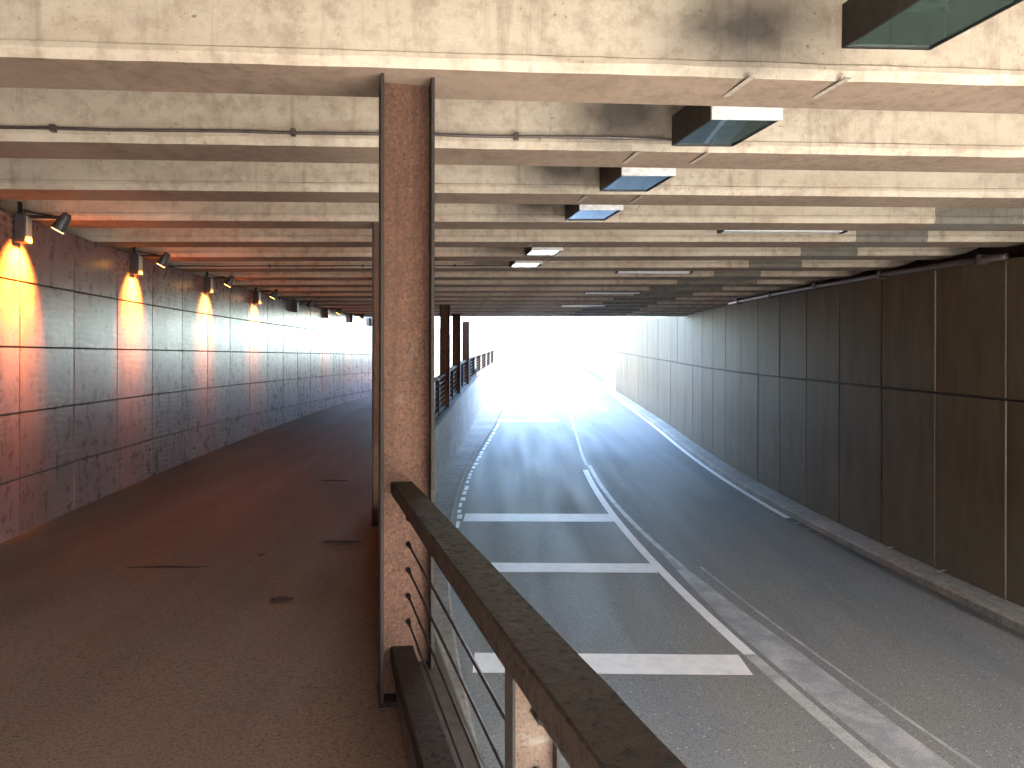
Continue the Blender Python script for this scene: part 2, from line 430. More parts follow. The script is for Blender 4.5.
# ------------------------------------------------------------------ road markings
def marking(label, mb, mat): return tag(mb.build('road_marking', mat), label, 'road marking', kind='structure')
def bar(y0, y1, x0, x1, label):
    mb = MB(); n = 6; ed = []
    for i in range(n+1):
        x = x0+(x1-x0)*i/n
        jit0, jit1 = random.uniform(-.006, .006), random.uniform(-.006, .006)
        row = []
        for y, j in ((y0, jit0), (y1, jit1)):
            row.append((x, y+j, zroad(s_at(y, x-float(np.interp(y, _y, _x))))+0.004))
        ed.append(row)
    for i in range(n): mb.add([ed[i][0], ed[i+1][0], ed[i+1][1], ed[i][1]], [(0,1,2,3)])
    marking(label, mb, M['paint'])
bar(7.82, 8.33, -0.40, 2.46, 'nearest white bar across the left lane')
bar(11.33, 11.82, -0.75, 2.16, 'second white bar across the left lane')
bar(14.65, 15.35, -0.93, 2.03, 'third white bar across the left lane')
bar(33.4, 34.3, -0.88, 2.12, 'fourth white bar, out in the daylight')
bar(38.8, 39.9, -0.8, 2.15, 'fifth white bar, out in the daylight')
bar(46.5, 47.6, -0.8, 2.2, 'farthest white bar, out in the daylight')
def stripe(s0, s1, oa, ob, mat, label, lift=0.004, st=0.5):
    mb = MB(); sheet(mb, frange(s0, s1, st), [(oa, lambda s: zroad(s)+lift), (ob, lambda s: zroad(s)+lift)])
    return marking(label, mb, mat)
oc = 3.80
def dv(s): t = max(0.0, min(1.0, (21-s)/12)); return 0.20 + 0.30*t*t
stripe(8.0, 21.2, oc, oc+0.14, M['paint'], 'white line between the two lanes')
stripe(-4, 8.0, oc, oc+0.14, M['paint_worn'], 'worn near end of the white line between lanes')
stripe(11.5, 22, lambda s: oc+dv(s), lambda s: oc+dv(s)+0.10, M['paint_worn'], 'second thinner line veering right of the first')
stripe(-4, 13.0, lambda s: oc+0.21+0.16*max(0, min(1, (s-9)/4)), lambda s: oc+0.40+0.25*max(0, min(1, (13-s)/5)), M['paint_ghost'], 'broad ghost of scrubbed off paint')
stripe(-4, 11.5, lambda s: oc+0.70+0.02*max(0, 11.5-s), lambda s: oc+0.74+0.02*max(0, 11.5-s), M['paint_ghost'], 'thin seam beside the scrubbed off paint')
stripe(22, 60, oc+0.13, oc+0.20, mat_paint('nearly worn away paint', 0.56, (0.34, 0.34, 0.33)), 'faint line between lanes towards daylight')
stripe(13.5, 70, OGU-0.16, OGU-0.03, M['paint'], 'white edge line beside the far kerb')
mb = MB()
s = 13.0
while s < 60:
    L = random.uniform(0.25, 0.6)
    sheet(mb, [s, s+L], [(OKB+0.06+random.uniform(-.015, .015), lambda q: zroad(q)+0.004), (OKB+0.15+random.uniform(-.03, .02), lambda q: zroad(q)+0.004)])
    s += L+random.uniform(0.12, 0.4)
marking('broken white edge line beside the left kerb', mb, M['paint'])
# footpath stains and cracks
def blob(x, y, rx, ry, seed):
    rnd = random.Random(seed); mb = MB(); n = 18
    ring = []
    for i in range(n):
        a = 2*math.pi*i/n; q = rnd.uniform(0.7, 1.15)
        px, py = x+rx*q*math.cos(a), y+ry*q*math.sin(a)
        ring.append((px, py))
    def zz(px, py):
        so = s_at(py, -1.5); o = (px-float(np.interp(py, _y, _x)))
        t = (o-(-2.0))/(OPW-0.05+2.0) if o > -2 else None
        zm = zfootl(so)*0.5+zfoot(so)*0.5+0.012
        z = zm+(zfoot(so)-zm)*t if t is not None else zfootl(so)+(zm-zfootl(so))*(o-OLW+0.1)/(-2.0-OLW+0.1)
        return z+0.006
    mb.add([(px, py, zz(px, py)) for px, py in ring], [tuple(range(n))])
    return mb
for i, (u, v, w, hh) in enumerate([(282, 604, 11, 3), (340, 550, 22, 1.5), (165, 573, 40, 1.2), (262, 562, 4, 1), (335, 495, 16, 0.8)]):
    d = 1.63*768/(v-383); x = (u-512)/768*d
    st = blob(x, d, w/768*d, hh/(v-383)*d, i)
    tag(st.build('stain', M['stain']), None, None, kind='structure')

# ------------------------------------------------------------------ tiled wall
root = thing('tiled_wall', 'glossy wall of large brownish square tiles along the footpath, lit orange by lamps', 'wall', P3(0, OLW, zfootl(0)))
mb = MB()
sweep(mb, frange(-14, 45, 1.0), lambda s: [(OLW-0.33, zfootl(s)-0.6), (OLW-0.33, ztile(s)-0.004), (OLW-0.02, ztile(s)-0.004), (OLW-0.02, zfootl(s)-0.6)])
mb.build('backing', M['black_gap'], root)
mb = MB(); gp = 0.007; gv = 0.0075
for n in range(-18, 30):
    sa, sb = TS0+n*TW+gv, TS0+(n+1)*TW-gv
    for k in range(5):
        pr = random.uniform(-0.0025, 0.0025)
        za = lambda s: ztile(s)-k*TILE-gp
        zb = (lambda s: ztile(s)-(k+1)*TILE+gp) if k < 4 else (lambda s: zfootl(s)-0.35)
        if zb(sa) > za(sa)-0.05: continue
        o0, o1, e = OLW-0.03, OLW+pr, 0.004
        back = [P3(sa, o0, zb(sa)), P3(sb, o0, zb(sb)), P3(sb, o0, za(sb)), P3(sa, o0, za(sa))]
        fr = [P3(sa+e, o1, zb(sa)+e), P3(sb-e, o1, zb(sb)+e), P3(sb-e, o1, za(sb)-e), P3(sa+e, o1, za(sa)-e)]
        mb.add(back+fr, [(4,5,6,7),(0,1,5,4),(1,2,6,5),(2,3,7,6),(3,0,4,7)])
mb.build('tiling', M['tile'], root)

# ------------------------------------------------------------------ panelled wall
root = thing('panelled_wall', 'dark grimy wall of tall concrete panels beside the right lane', 'wall', P3(0, ORW, zroad(0)))
mb = MB()
sweep(mb, frange(-14, 60, 1.0), lambda s: [(ORW+0.03, zroad(s)-0.3), (ORW+0.03, zroad(s)+KZ+PTOP-0.01), (ORW+0.2, zroad(s)+KZ+PTOP-0.01), (ORW+0.2, zroad(s)-0.3)])
mb.build('backing', M['black_gap'], root)
mb = MB(); ms = MB()
mo = MB()
for n in range(-14, 32):
    sa, sb = PS0+n*PW+0.012, PS0+(n+1)*PW-0.012
    for (ha, hb) in ((-0.25, PMID-0.012), (PMID+0.012, PTOP)):
        pr = random.uniform(-0.004, 0.004); o0, o1, e = ORW+0.04, ORW+pr, 0.006
        z = lambda s, h: zroad(s)+KZ+h
        back = [P3(sa, o0, z(sa, ha)), P3(sb, o0, z(sb, ha)), P3(sb, o0, z(sb, hb)), P3(sa, o0, z(sa, hb))]
        fr = [P3(sa+e, o1, z(sa, ha)+e), P3(sb-e, o1, z(sb, ha)+e), P3(sb-e, o1, z(sb, hb)-e), P3(sa+e, o1, z(sa, hb)-e)]
        (mb if n < 27 else mo).add(back+fr, [(4,5,6,7),(0,1,5,4),(1,2,6,5),(2,3,7,6),(3,0,4,7)])
for n in (0, 1):
    s0 = PS0+n*PW
    for ha, hb in ((0.02, PMID-0.02), (PMID+0.02, PTOP-0.03)):
        z0 = zroad(s0)+KZ
        ms.hexa([P3(s0-.008, ORW-.006, z0+ha), P3(s0+.008, ORW-.006, z0+ha), P3(s0+.008, ORW+.02, z0+ha), P3(s0-.008, ORW+.02, z0+ha)],
                [P3(s0-.008, ORW-.006, z0+hb), P3(s0+.008, ORW-.006, z0+hb), P3(s0+.008, ORW+.02, z0+hb), P3(s0-.008, ORW+.02, z0+hb)])
mb.build('cladding', M['panel'], root); mo.build('glare_cladding', M['concrete'], root)  # last panels past the exit painted pale to imitate daylight glare
ms.build('joint_sealant', M['sealant'], root)

# retaining walls outside and abutments carrying the roof
root = thing('retaining_wall', 'plain concrete retaining wall behind and above the tiled wall', 'wall', P3(0, -4.2, zfootl(0)))
mb = MB(); sweep(mb, SS, lambda s: [(-4.14, zfootl(s)-0.8), (-4.14, GZ+0.05), (-4.5, GZ+0.05), (-4.5, zfootl(s)-0.8)])
mb.build('wall_body', M['concrete'], root)
root = thing('retaining_wall', 'dark concrete retaining wall behind and above the panelled wall', 'wall', P3(0, 8.5, zroad(0)))
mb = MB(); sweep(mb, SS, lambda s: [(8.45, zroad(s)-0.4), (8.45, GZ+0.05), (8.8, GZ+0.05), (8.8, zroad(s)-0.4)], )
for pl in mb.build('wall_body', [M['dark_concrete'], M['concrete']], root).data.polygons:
    if pl.center.y > 29: pl.material_index = 1  # stretch past the exit recoloured pale, standing in for glare
mb = MB(); sweep(mb, frange(-14, 60, 1), lambda s: [(ORW+0.205, zroad(s)+KZ+PTOP-0.15), (ORW+0.205, zroad(s)+KZ+PTOP-0.02), (8.449, zroad(s)+KZ+PTOP-0.02), (8.449, zroad(s)+KZ+PTOP-0.15)])
mb.build('ledge', M['dark_concrete'], root)

# ------------------------------------------------------------------ parapet wall between footpath and road
root = thing('parapet_wall', 'pale concrete wall holding the footpath above the road, jointed in panels', 'wall', P3(0, 0.1, zroad(0)))
cols_s = []
mb = MB()
jn = [s_at(4.0)+4.38*k for k in range(-6, 26)]
for a, b in zip(jn[:-1], jn[1:]):
    sub = frange(a+0.008, b-0.008, 0.75)
    sweep(mb, sub, lambda s: [(o+drift(s), z) for o, z in ((-0.03, zroad(s)-0.15), (-0.03, zfoot(s)+0.13), (-0.01, zfoot(s)+0.15), (OPW-0.02, zfoot(s)+0.15), (OPW, zfoot(s)+0.13), (OPW, zroad(s)-0.15))])
mb.build('wall_panels', M['concrete'], root)
mb = MB(); sweep(mb, frange(-14, 60, 0.8), lambda s: [(o+drift(s), zfoot(s)+z) for o, z in ((-0.045, -0.05), (-0.045, 0.15), (-0.03, 0.165), (OPW-0.01, 0.165), (OPW+0.004, 0.15), (OPW+0.004, 0.125), (OPW-0.03, 0.11), (-0.025, 0.11), (-0.025, -0.05))])
mb.build('coping', M['parapet'], root)

# ------------------------------------------------------------------ roof: slab and beams
def beam_phi(d): return max(-0.02, 0.115-0.0125*d) if d > 0 else 0.115
root = thing('tunnel_roof', 'cream concrete roof of closely spaced cross beams over road and footpath', 'roof', (2.0, 13.0, 2.3))
mb = MB()
ys = frange(Y_IN, Y_OUT, 1.0)
rings = []
for y in ys:
    z = zceil(y)+0.58; x0, x1 = xl(y)-0.3, xr(y)+0.3
    rings.append([(x0, y, z), (x1, y, z), (x1, y, GZ+0.3), (x0, y, GZ+0.3)])
mb.loft(rings); mb.build('slab', M['beam'], root)
mb = MB(); mb.box(xl(Y_OUT)-0.4, xr(Y_OUT)+0.4, Y_OUT-0.35, Y_OUT-0.05, GZ+0.29, GZ+2.9); mb.build('added_shade_wall', M['concrete'], root)  # unseen wall added above the exit to shade road and railing beyond
LAMP = {1: (1.52, 1.90, 3.55), 2: (1.083, 1.51, 5.22), 3: (0.759, 1.16, 6.68), 4: (0.56, 0.99, 8.13), 6: (0.18, 0.655, 11.06), 7: (-0.04, 0.394, 12.53)}
INF = {4: (4.54, 5.5), 5: (4.3, 5.2), 6: (4.13, 4.94), 7: (3.84, 4.69), 8: (3.66, 4.5), 9: (3.3, 4.9), 10: (3.0, 4.6), 11: (2.9, 4.3), 12: (2.6, 4.2), 13: (2.5, 4.0), 14: (2.3, 4.0), 15: (2.2, 4.0), 16: (2.1, 4.0), 17: (2.0, 4.0)}
BEAMS = {}
for i in range(-4, 18):
    d = B1+BP*(i-1); ax = (440-512)/768*d; ph = beam_phi(d); zb = zceil(d)
    c, sn = math.cos(ph), math.sin(ph)
    def X(t, u, z, ax=ax, d=d, c=c, sn=sn): return (ax+t*c-u*sn, d+t*sn+u*c, z)
    def t_for(o, lo, hi):          # where the beam line meets an offset line
        for _ in range(40):
            m = (lo+hi)/2; p = X(m, BW/2, 0); ss_ = s_at(p[1], o)
            if p[0] < plan(ss_, o)[0]: lo = m
            else: hi = m
        return lo
    tl, tr = t_for(-4.13, -12, 6), t_for(8.30, 0, 16)
    ch = 0.045
    rb = random.Random(100+i)
    def ring(t, up=0.0):
        j = lambda q=0.0025: rb.uniform(-q, q)
        return [X(t, 0.008+j(.001), zb+ch+0.034+up+j()), X(t, 0+j(.0015), zb+ch+0.026+up+j()), X(t, 0+j(.0015), zb+ch+up+j(.005)), X(t, ch*.6+j(.005), zb+up), X(t, BW-ch*.6, zb+up), X(t, BW, zb+ch+up), X(t, BW, zb+0.6), X(t, 0.008, zb+0.6)]
    ts = [(tl, 0)]
    mids = []
    if i in INF:
        a, b = INF[i]; mids = [(a-ax)/c, (b-ax)/c]
    seg = sorted(set([tl]+[q for q in mids if tl < q < tr-0.4]+list(np.linspace(tl+0.5, tr-0.6, 70 if i < 5 else 30))))
    rg = [ring(t) for t in seg]+[ring(tr-0.42), ring(tr-0.22, 0.035), ring(tr-0.06, 0.10), ring(tr, 0.2)]
    tt = seg+[tr-0.42, tr-0.22, tr-0.06, tr]
    def mi(k): 
        m = (tt[k]+tt[k+1])/2
        return 1 if mids and mids[0] < m < mids[1] else 0
    mb = MB(); mb.loft(rg, mi)
    loc = (LAMP[i][0], LAMP[i][2], zb) if i in LAMP else X(0, 0, zb)
    bo = mb.build('beam', [M['beam_patch' if i in LAMP else 'beam'], M['infill'], M['soffit']], root, loc=loc)
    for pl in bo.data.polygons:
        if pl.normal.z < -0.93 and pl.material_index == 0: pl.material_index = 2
    BEAMS[i] = (X, zb, ph, tl, tr)

# ------------------------------------------------------------------ steel columns
COLS = []
col_labels = {1: 'nearest tall rusty steel column, where the brown handrail ends',
              4: 'second rusty steel column, a sliver left of the nearest one',
              7: 'third rusty steel column, behind the nearest one', 10: 'fourth rusty steel column, behind the nearest one',
              13: 'dark steel column just right of the nearest one, widest of the distant three',
              16: 'dark steel column at the tunnel mouth, middle of the distant three',
              19: 'dark steel column in the daylight, shortest of the distant three'}
col_s = {-2: s_at(-0.35)}
for i in (1, 4, 7, 10, 13, 16, 19):
    d = B1+BP*(i-1)+0.22
    s = s_at(d); s = s_at(d+0.0); col_s[i] = s
    t = heading(s); z0 = zfoot(s)-0.02
    x, y = plan(s, (0.01 if i != 4 else -0.06)+drift(s))
    ztop = (BEAMS[i][1]+0.001 if i in BEAMS else 2.44)
    r_ = thing('steel_column', col_labels[i], 'column', (x, y, z0), -t, 'steel columns along the footpath edge')
    h = ztop-z0; hw, fl, ft, wt = 0.135, 0.13, 0.016, 0.011
    def part(nm, boxes, mat):
        mb = MB()
        for b in boxes: mb.box(*b)
        o = mb.build(nm, mat, None); o.parent = r_; return o
    part('web', [(-hw+ft, hw-ft, -wt/2, wt/2, 0, h-.002)], M['rust'])
    part('flange', [(-hw, -hw+ft, -fl, fl, 0, h)], M['rust_dark'])
    part('flange', [(hw-ft, hw, -fl, fl, 0, h)], M['rust_dark'])
    part('base_plate', [(-0.145, 0.145, -0.14, 0.14, 0.012, 0.03)], M['rust_dark'])

# ------------------------------------------------------------------ railing bays
skeys = [-2, 1, 4, 7, 10, 13, 16, 19]
stops = [col_s[k] for k in skeys]
while stops[-1] < 56: stops.append(stops[-1]+4.38)
bay_names = ['nearest railing bay with pitted brown handrail running up beside the camera',
  'second railing bay, beyond the nearest rusty column', 'third railing bay, behind the nearest rusty column',
  'fourth railing bay, behind the nearest rusty column', 'dark railing bay seen just right of the nearest column',
  'dark railing bay between the two distant columns at the tunnel mouth', 'dark railing bay between tunnel mouth and the shortest distant column',
  'first railing bay beyond the last column, in daylight', 'second railing bay beyond the last column, in daylight',
  'third railing bay beyond the last column, in daylight', 'fourth railing bay beyond the last column, in daylight',
  'fifth railing bay beyond the last column, in daylight', 'farthest railing bay in daylight']
ORL = -0.012
CABZ = [0.917, 0.784, 0.650, 0.516, 0.382]
for bi, (a, b) in enumerate(zip(stops[:-1], stops[1:])):
    lab = bay_names[bi] if bi < len(bay_names) else 'farthest railing bay in daylight'
    r_ = thing('railing_bay', lab, 'railing', P3((a+b)/2, ORL+drift((a+b)/2), zfoot((a+b)/2)+0.15), 0, 'railing bays between the columns')
    ia = 0.016 if True else 0
    oa = -0.085 if bi == 0 else ORL
    A = Vector(P3(a, oa+drift(a), zfoot(a))); B = Vector(P3(b, ORL+drift(b), zfoot(b)))
    U = (B-A).normalized(); W = Vector((U.y, -U.x, 0)).normalized(); LEN = (B-A).length
    def at(u, w, z): return A + U*u + W*w + Vector((0, 0, z))
    def rbar(mb, w, z0, z1, ch=0.006):
        prof = ((-w/2, z0+ch), (-w/2, z1-ch), (-w/2+ch, z1), (w/2-ch, z1), (w/2, z1-ch), (w/2, z0+ch), (w/2-ch, z0), (-w/2+ch, z0))
        n = 24 if bi == 0 else 4
        rnd = random.Random(bi); rings = []
        for k in range(n+1):
            u = 0.012+(LEN-0.024)*k/n; j = 0.0016 if bi == 0 else 0
            rings.append([at(u, pw+rnd.uniform(-j, j), pz+rnd.uniform(-j, j)) for pw, pz in prof])
        mb.loft(rings)
    mb = MB(); rbar(mb, 0.114, 1.046, 1.112); mb.build('handrail', M['rail'], r_)
    mb = MB(); rbar(mb, 0.12, 0.172, 0.255); mb.build('lower_rail', M['rail'], r_)
    um = LEN*0.5 if bi else 2.10
    if bi >= 7:
        mb = MB(); mb.hexa([at(0.02, -.008, .26), at(0.02, .008, .26), at(LEN-.02, .008, .26), at(LEN-.02, -.008, .26)], [at(0.02, -.008, 1.045), at(0.02, .008, 1.045), at(LEN-.02, .008, 1.045), at(LEN-.02, -.008, 1.045)])
        mb.build('infill_panel', M['matt_black'], r_)
    for cz in CABZ:
        mb = MB(); o = 0.034
        p0, pm, p1 = at(0.008, o, cz), at(um, o, cz-0.004), at(LEN-0.008, o, cz)
        if bi < 2:
            mb.tube([p0, p0+U*0.03, p0+U*0.031, pm-U*0.06, pm-U*0.059, pm-U*0.006, pm, p1-U*0.075, p1-U*0.074, p1-U*0.03, p1-U*0.029, p1],
                    [0.013, 0.013, 0.006, 0.006, 0.012, 0.012, 0.006, 0.006, 0.009, 0.009, 0.014, 0.014], 8)
        else: mb.tube([p0, pm, p1], 0.006, 5)
        mb.build('cable', M['cable'], r_, smooth=True)
    mb = MB()
    def lb(w0, w1, u0, u1, za, zb_, mi=0):
        mb.hexa(mi=mi, b4=[at(um+u0, w0, za), at(um+u0, w1, za), at(um+u1, w1, za), at(um+u1, w0, za)], t4=[at(um+u0, w0, zb_), at(um+u0, w1, zb_), at(um+u1, w1, zb_), at(um+u1, w0, zb_)])
    q0 = 0.028
    lb(q0-0.046, q0+0.046, -0.004, 0.004, 0.14, 1.047)
    lb(q0-0.052, q0-0.046, -0.035, 0.035, 0.14, 1.047, 1); lb(q0+0.046, q0+0.052, -0.035, 0.035, 0.14, 1.047, 1)
    mb.build('stanchion', [M['stanchion'] if bi == 0 else M['rust_dark'], M['rust_dark']], r_)

# ------------------------------------------------------------------ ceiling lamps in the gaps between beams
def make_lamp(i):
    x0, x1, yf = LAMP[i]; w = 0.42; L = 0.60
    z = zceil(yf)
    o = thing('ceiling_lamp', 'lamp', 'ceiling lamp', (x0, yf, z), beam_phi(yf)*0.6, 'black box lamps between the ceiling beams')
    return o, w, L
sk = 0.16
def lamp_shape(o, w, L, straps):
    # local: far edge at y=0, box runs towards -y, skewed to follow the road
    def q(u, v, zz): return (u+sk*v*-1.0, v, zz)
    def lb(mb, u0, u1, v0, v1, z0, z1):
        mb.hexa([q(u0,v0,z0), q(u1,v0,z0), q(u1,v1,z0), q(u0,v1,z0)], [q(u0,v0,z1), q(u1,v0,z1), q(u1,v1,z1), q(u0,v1,z1)])
    def put(mb, nm, mat, par=o): 
        m = mb.build(nm, mat, None); m.parent = par; return m
    mb = MB(); t = 0.014
    lb(mb, 0, t, -L, 0, 0.0, 0.2); lb(mb, w-t, w, -L, 0, 0, 0.2)
    lb(mb, t, w-t, -t, 0, 0, 0.2)
    lb(mb, t, w-t, -L+t, -t, 0.185, 0.2)
    put(mb, 'housing', M['black'])
    mb = MB(); lb(mb, -0.004, w+0.004, -L-0.02, -L, -0.004, 0.2); put(mb, 'end_plate', M['pale_metal'])
    mb = MB(); lb(mb, t, w-t, -L+0.004, -t, 0.008, 0.014); put(mb, 'glass', M['glass'])
    mb = MB(); lb(mb, 0.05, w-0.05, -L+0.06, -0.06, 0.15, 0.18); put(mb, 'reflector', M['galv'])
    for v in (-L*0.36, -L*0.64):
        mb = MB(); mb.tube([q(0.09, v, 0.10), q(w-0.09, v, 0.10)], 0.018, 10); put(mb, 'tube', M['tube'])
    for u in (-0.13, w-0.06):
        mb = MB(); lb(mb, u-0.016, u+0.016, straps[0], straps[1], straps[2], straps[2]+0.004); put(mb, 'mounting_strap', M['strap'])
l0, w, L = make_lamp(2)
gap0 = BP-BW
lamp_shape(l0, w, L, (-gap0-BW+0.10, -gap0-0.04, -0.020))
lamp_labels = {1: 'big black box lamp cut off by the top edge, nearest of the row',
  2: 'black box lamp with pale tubes behind glass, second in the row', 3: 'black box lamp with pale end plate, third in the row',
  4: 'box lamp with blue reflecting glass, fourth in the row', 6: 'box lamp with pale blue glass, fifth in the row', 7: 'farthest box lamp of the row, at the end of a thin conduit'}
l0['label'] = lamp_labels[2]
for i in (1, 3, 4, 6, 7):
    x0, x1, yf = LAMP[i]; c = copy_tree(l0); c.location = (x0, yf, zceil(yf)); c['label'] = lamp_labels[i]
    c.rotation_euler = (0, 0, beam_phi(yf)*0.6)
for o in [o for o in bpy.data.objects if o.name.startswith('ceiling_lamp')]:
    o.rotation_euler.x = math.atan(0.036)

# long strip lights further right
def strip_light():
    o = thing('strip_light', 'x', 'strip light', (2.44, 9.0, 1.75), 0.02, 'long strip lights between the ceiling beams')
    def put(mb, nm, mat, bevel=0): m = mb.build(nm, mat, None, bevel=bevel); m.parent = o; return m
    mb = MB(); mb.hexa([(0, -.07, 0.02), (1.45, -.07, 0.02), (1.45, .07, 0.02), (0, .07, 0.02)], [(0, -.09, .16), (1.45, -.09, .16), (1.45, .09, .16), (0, .09, .16)])
    put(mb, 'housing', M['black'])
    mb = MB(); mb.box(0.03, 1.42, -.06, .06, -0.01, 0.019); put(mb, 'diffuser', M['tube'], 0.006)
    for x in (0.0, 1.45):
        mb = MB(); mb.box(x-0.02, x+0.02, -.075, .075, -0.015, 0.02); put(mb, 'end_cap', M['black'])
    for x in (0.2, 1.2):
        mb = MB(); mb.box(x-0.02, x+0.02, -.02, .02, 0.161, 0.58); put(mb, 'hanger', M['conduit'])
    return o
st = strip_light(); st['label'] = 'dark strip light nearest the panelled wall, closest of the strip lights'
for x, y, lab in ((1.82, 13.4, 'long white strip light, second from the camera'), (1.67, 17.75, 'long white strip light, third from the camera'), (1.40, 22.2, 'white strip light nearest the tunnel mouth')):
    c = copy_tree(st); c.location = (x, y, 0); c['label'] = lab; c.scale.x = 0.9
    c.location.z = zceil(y)+0.02
st.location.z = zceil(9.0)+0.03

# ------------------------------------------------------------------ conduits
def conduit(i, t0, t1, h, label, clamps):
    X, zb, ph, tl, tr = BEAMS[i]
    o = thing('conduit_pipe', label, 'pipe', X(t0, -0.02, zb+h))
    mb = MB(); n = 14
    mb.tube([X(t0+(t1-t0)*k/n, -0.022, zb+h+0.004*math.sin(k*2.1)) for k in range(n+1)], 0.011, 8); mb.build('pipe', M['conduit'], o, smooth=True)
    for t in clamps:
        mb = MB(); mb.hexa([X(t-.015, -.045, zb+h-.022), X(t+.015, -.045, zb+h-.022), X(t+.015, -.001, zb+h-.022), X(t-.015, -.001, zb+h-.022)],
                           [X(t-.015, -.045, zb+h+.022), X(t+.015, -.045, zb+h+.022), X(t+.015, -.001, zb+h+.022), X(t-.015, -.001, zb+h+.022)])
        mb.build('clamp', M['conduit'], o)
def tpx(i, u):
    X, zb, ph, tl, tr = BEAMS[i]; d = B1+BP*(i-1); ax = -72/768*d; k = (u-512)/768
    return (k*d-ax)/(math.cos(ph)-k*math.sin(ph))
conduit(2, BEAMS[2][3]+0.2, tpx(2, 672), 0.075, 'grey conduit along the second visible beam, leading to a box lamp', [tpx(2, u) for u in (55, 294, 516)])
conduit(7, BEAMS[7][3]+0.2, tpx(7, 541), 0.03, 'thin dark conduit along a distant beam, ending at the farthest box lamp', [tpx(7, u) for u in (270, 363, 455)])
# pipe along the top of the panelled wall
o = thing('wall_pipe', 'dark pipe along the top of the panelled wall under the beam ends', 'pipe', P3(12, 7.7, zroad(12)+KZ+PTOP-0.05))
mb = MB(); mb.tube([P3(s, ORW-0.09, zroad(s)+KZ+PTOP+0.02) for s in frange(9, 21, 1.0)], 0.045, 10); mb.build('pipe', M['conduit'], o, smooth=True)
for s in frange(9.5, 20, 3):
    mb = MB(); mb.hexa([P3(s-.03, ORW-.15, zroad(s)+KZ+PTOP-.045), P3(s+.03, ORW-.15, zroad(s)+KZ+PTOP-.045), P3(s+.03, ORW-.006, zroad(s)+KZ+PTOP-.045), P3(s-.03, ORW-.006, zroad(s)+KZ+PTOP-.045)],
                       [P3(s-.03, ORW-.15, zroad(s)+KZ+PTOP+.085), P3(s+.03, ORW-.15, zroad(s)+KZ+PTOP+.085), P3(s+.03, ORW-.006, zroad(s)+KZ+PTOP+.085), P3(s-.03, ORW-.006, zroad(s)+KZ+PTOP+.085)])
    mb.build('bracket', M['conduit'], o)

# ------------------------------------------------------------------ orange wall floodlights
def wall_lamp():
    # local frame: +x out from the wall, y along it, z=0 at the top of the tiles
    o = thing('wall_floodlight', 'x', 'floodlight', (0, 0, 0), 0, 'floodlights along the top of the tiled wall')
    def put(mb, nm, mat, par=o, **k): m = mb.build(nm, mat, None, **k); m.parent = par; return m
    mb = MB(); mb.box(0.012, 0.12, -0.07, 0.07, -0.36, -0.07); put(mb, 'gear_box', M['grey_metal'], bevel=0.006)
    mb = MB(); mb.box(0.1205, 0.128, -0.055, 0.055, -0.35, -0.09); put(mb, 'cover_plate', M['galv'])
    mb = MB(); mb.box(0.02, 0.05, -0.02, 0.02, -0.07, 0.06); put(mb, 'bracket', M['black'])
    mb = MB(); mb.box(0.05, 0.46, -0.014, 0.014, -0.10, -0.072); mb.tube([(0.06, 0, -0.02), (0.2, 0.02, -0.05), (0.35, 0.01, -0.068)], 0.008, 6); put(mb, 'arm', M['black'])
    # head: cone pointing down and back to the wall
    ax = Vector((-0.5, 0, -0.87)); p0 = Vector((0.50, 0, -0.045))
    mb = MB(); mb.tube([p0, p0+ax*0.03, p0+ax*0.10, p0+ax*0.20], [0.030, 0.048, 0.060, 0.072], 16)
    hd = put(mb, 'lamp_head', M['grey_metal'], smooth=False)
    mb = MB(); mb.tube([p0+ax*0.201, p0+ax*0.206], [0.06, 0.06], 16); put(mb, 'lens', M['mouth'])
    return o, p0+ax*0.235
wl, lp = wall_lamp()
ns = [-0.06, 2.39, 4.89, 7.24, 9.69, 12.2, 14.65, 17.0]
labs = ['nearest orange floodlight on the tiled wall, at the left edge', 'second orange floodlight from the left on the tiled wall', 'third orange floodlight from the left on the tiled wall',
        'fourth orange floodlight from the left on the tiled wall', 'unlit dark floodlight, fifth from the left on the tiled wall', 'sixth floodlight on the tiled wall, faint orange in the daylight glare',
        'seventh floodlight on the tiled wall near the tunnel mouth', 'farthest floodlight on the tiled wall by the tunnel mouth']
dark_head = mat_simple('unlit lamp glass', (0.2, 0.2, 0.2), 0.2)
WLS = [wl]+[copy_tree(wl) for _ in ns[1:]]
for k, n in enumerate(ns):
    o = WLS[k]
    s = TS0+n*TW; o.location = P3(s, OLW, ztile(s)+0.065); o.rotation_euler = (0, 0, -heading(s)); o['label'] = labs[k]
    lit = k not in (4, 7)
    if not lit:
        for ch in o.children:
            if ch.name.startswith(('lens', 'lamp_lens')):
                ch.data = ch.data.copy(); ch.data.materials[0] = dark_head
    if lit:
        li = bpy.data.lights.new('flood', 'SPOT'); li.energy = [84, 56, 46, 40, 0, 24, 20, 0][k]; li.color = (1.0, 0.29, 0.03)
        li.spot_size = R(75); li.spot_blend = 1.0; li.shadow_soft_size = 0.05
        lo = bpy.data.objects.new('lamp_light', li); COL.objects.link(lo); lo.parent = o
        lo.location = lp
        dirv = Vector((0.0, 0, -0.70)) - lp
        lo.rotation_euler = dirv.to_track_quat('-Z', 'Y').to_euler()

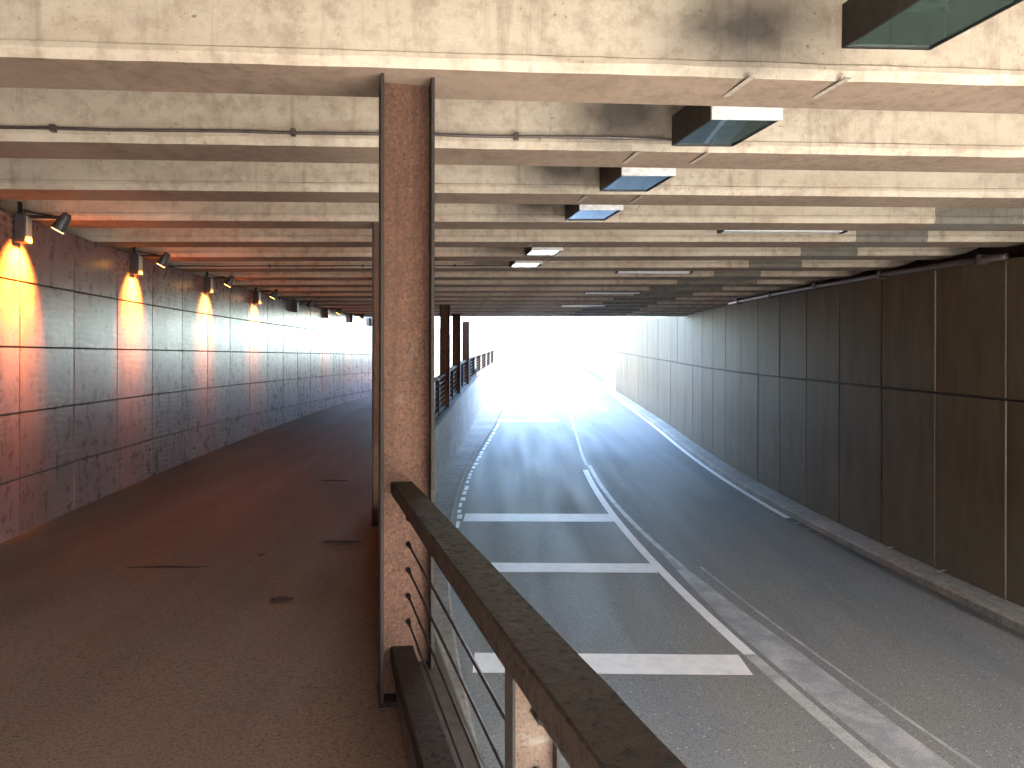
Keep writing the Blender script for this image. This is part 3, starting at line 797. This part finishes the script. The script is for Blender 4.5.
# ------------------------------------------------------------------ litter by the panelled wall
def litter(s, o, sc_, label, seed):
    rnd = random.Random(seed); mb = MB(); x, y = plan(s, o); z = zroad(s)+KZ+0.008
    pts = [(x+sc_*k*0.05, y+0.02*rnd.uniform(-1, 1), z+0.03*math.sin(math.pi*k/5)) for k in range(6)]
    for w in (0,):
        rings = [[(p[0], p[1]-0.025, p[2]), (p[0], p[1]+0.025, p[2]+0.004), (p[0], p[1]+0.025, p[2]+0.007), (p[0], p[1]-0.025, p[2]+0.003)] for p in pts]
        mb.loft(rings)
    tag(mb.build('litter', M['litter'], None, loc=pts[0]), label, 'litter')
litter(10.45, ORW-0.12, 0.9, 'curled pale scrap of litter on the kerb strip, nearest the camera', 3)
litter(11.9, ORW-0.10, 0.6, 'small pale scrap of litter at the foot of the panelled wall', 4)

mb = MB(); rg_ = random.Random(5)
for k in range(420):
    s = rg_.uniform(3, 26)
    o = OLW+0.02+abs(rg_.gauss(0, 0.07)) if k < 150 else (-0.06-abs(rg_.gauss(0, 0.10)) if k < 330 else rg_.uniform(OLW+.2, -0.2))
    r0 = rg_.uniform(0.004, 0.013)*(0.6 if k >= 330 else 1)
    t_ = (o-OLW)/(-OLW); z = zfootl(s)*(1-t_)+zfoot(s)*t_+0.012*(1-abs(2*t_-1))+0.004
    x, y = plan(s, o); ring = []
    pts = [(x+r0*rg_.uniform(.6, 1.4)*math.cos(a), y+r0*rg_.uniform(.6, 1.4)*math.sin(a), z-0.008) for a in (0, 1.26, 2.5, 3.8, 5.0)]
    mb.add(pts+[(x, y, z+r0*rg_.uniform(.3, .8))], [(0,1,5),(1,2,5),(2,3,5),(3,4,5),(4,0,5)])
tag(mb.build('grit', M['litter_dark']), 'scattered grit and crumbs along the edges of the footpath', 'grit', kind='stuff')
# ------------------------------------------------------------------ world, sun, camera
EL, AZ = R(32), R(166)
w_ = bpy.data.worlds.new('World'); sc.world = w_; w_.use_nodes = True
nt = w_.node_tree; bg = nt.nodes['Background']
sky = nt.nodes.new('ShaderNodeTexSky'); sky.sky_type = 'NISHITA'; sky.sun_disc = False
sky.sun_elevation = EL; sky.sun_rotation = AZ
nt.links.new(sky.outputs['Color'], bg.inputs['Color']); bg.inputs['Strength'].default_value = 0.10
sl = bpy.data.lights.new('sun', 'SUN'); sl.energy = 5.0; sl.angle = R(0.5); sl.color = (1.0, 0.95, 0.86)
so = bpy.data.objects.new('sun', sl); COL.objects.link(so)
sd = Vector((math.sin(AZ)*math.cos(EL), math.cos(AZ)*math.cos(EL), math.sin(EL)))
so.rotation_euler = (-sd).to_track_quat('-Z', 'Y').to_euler(); so.location = sd*60
cd = bpy.data.cameras.new('camera'); co = bpy.data.objects.new('camera', cd); COL.objects.link(co)
cd.sensor_fit = 'HORIZONTAL'; cd.sensor_width = 36.0; cd.lens = 36.0*768/1024
cd.clip_start = 0.05; cd.clip_end = 2000
co.location = (0, 0, 0); co.rotation_euler = (R(90)-0.0011, -0.0011, 0)
sc.camera = co
sc.view_settings.view_transform = 'Standard'; sc.view_settings.look = 'None'
sc.view_settings.exposure = 5.1; sc.view_settings.gamma = 1.0
sc.view_settings.use_curve_mapping = False
sc.cycles.use_denoising = True
sc.cycles.max_bounces = 10; sc.cycles.diffuse_bounces = 7; sc.cycles.glossy_bounces = 5; sc.cycles.transmission_bounces = 6
sc.cycles.sample_clamp_indirect = 12.0
sc.cycles.caustics_reflective = False; sc.cycles.caustics_refractive = False
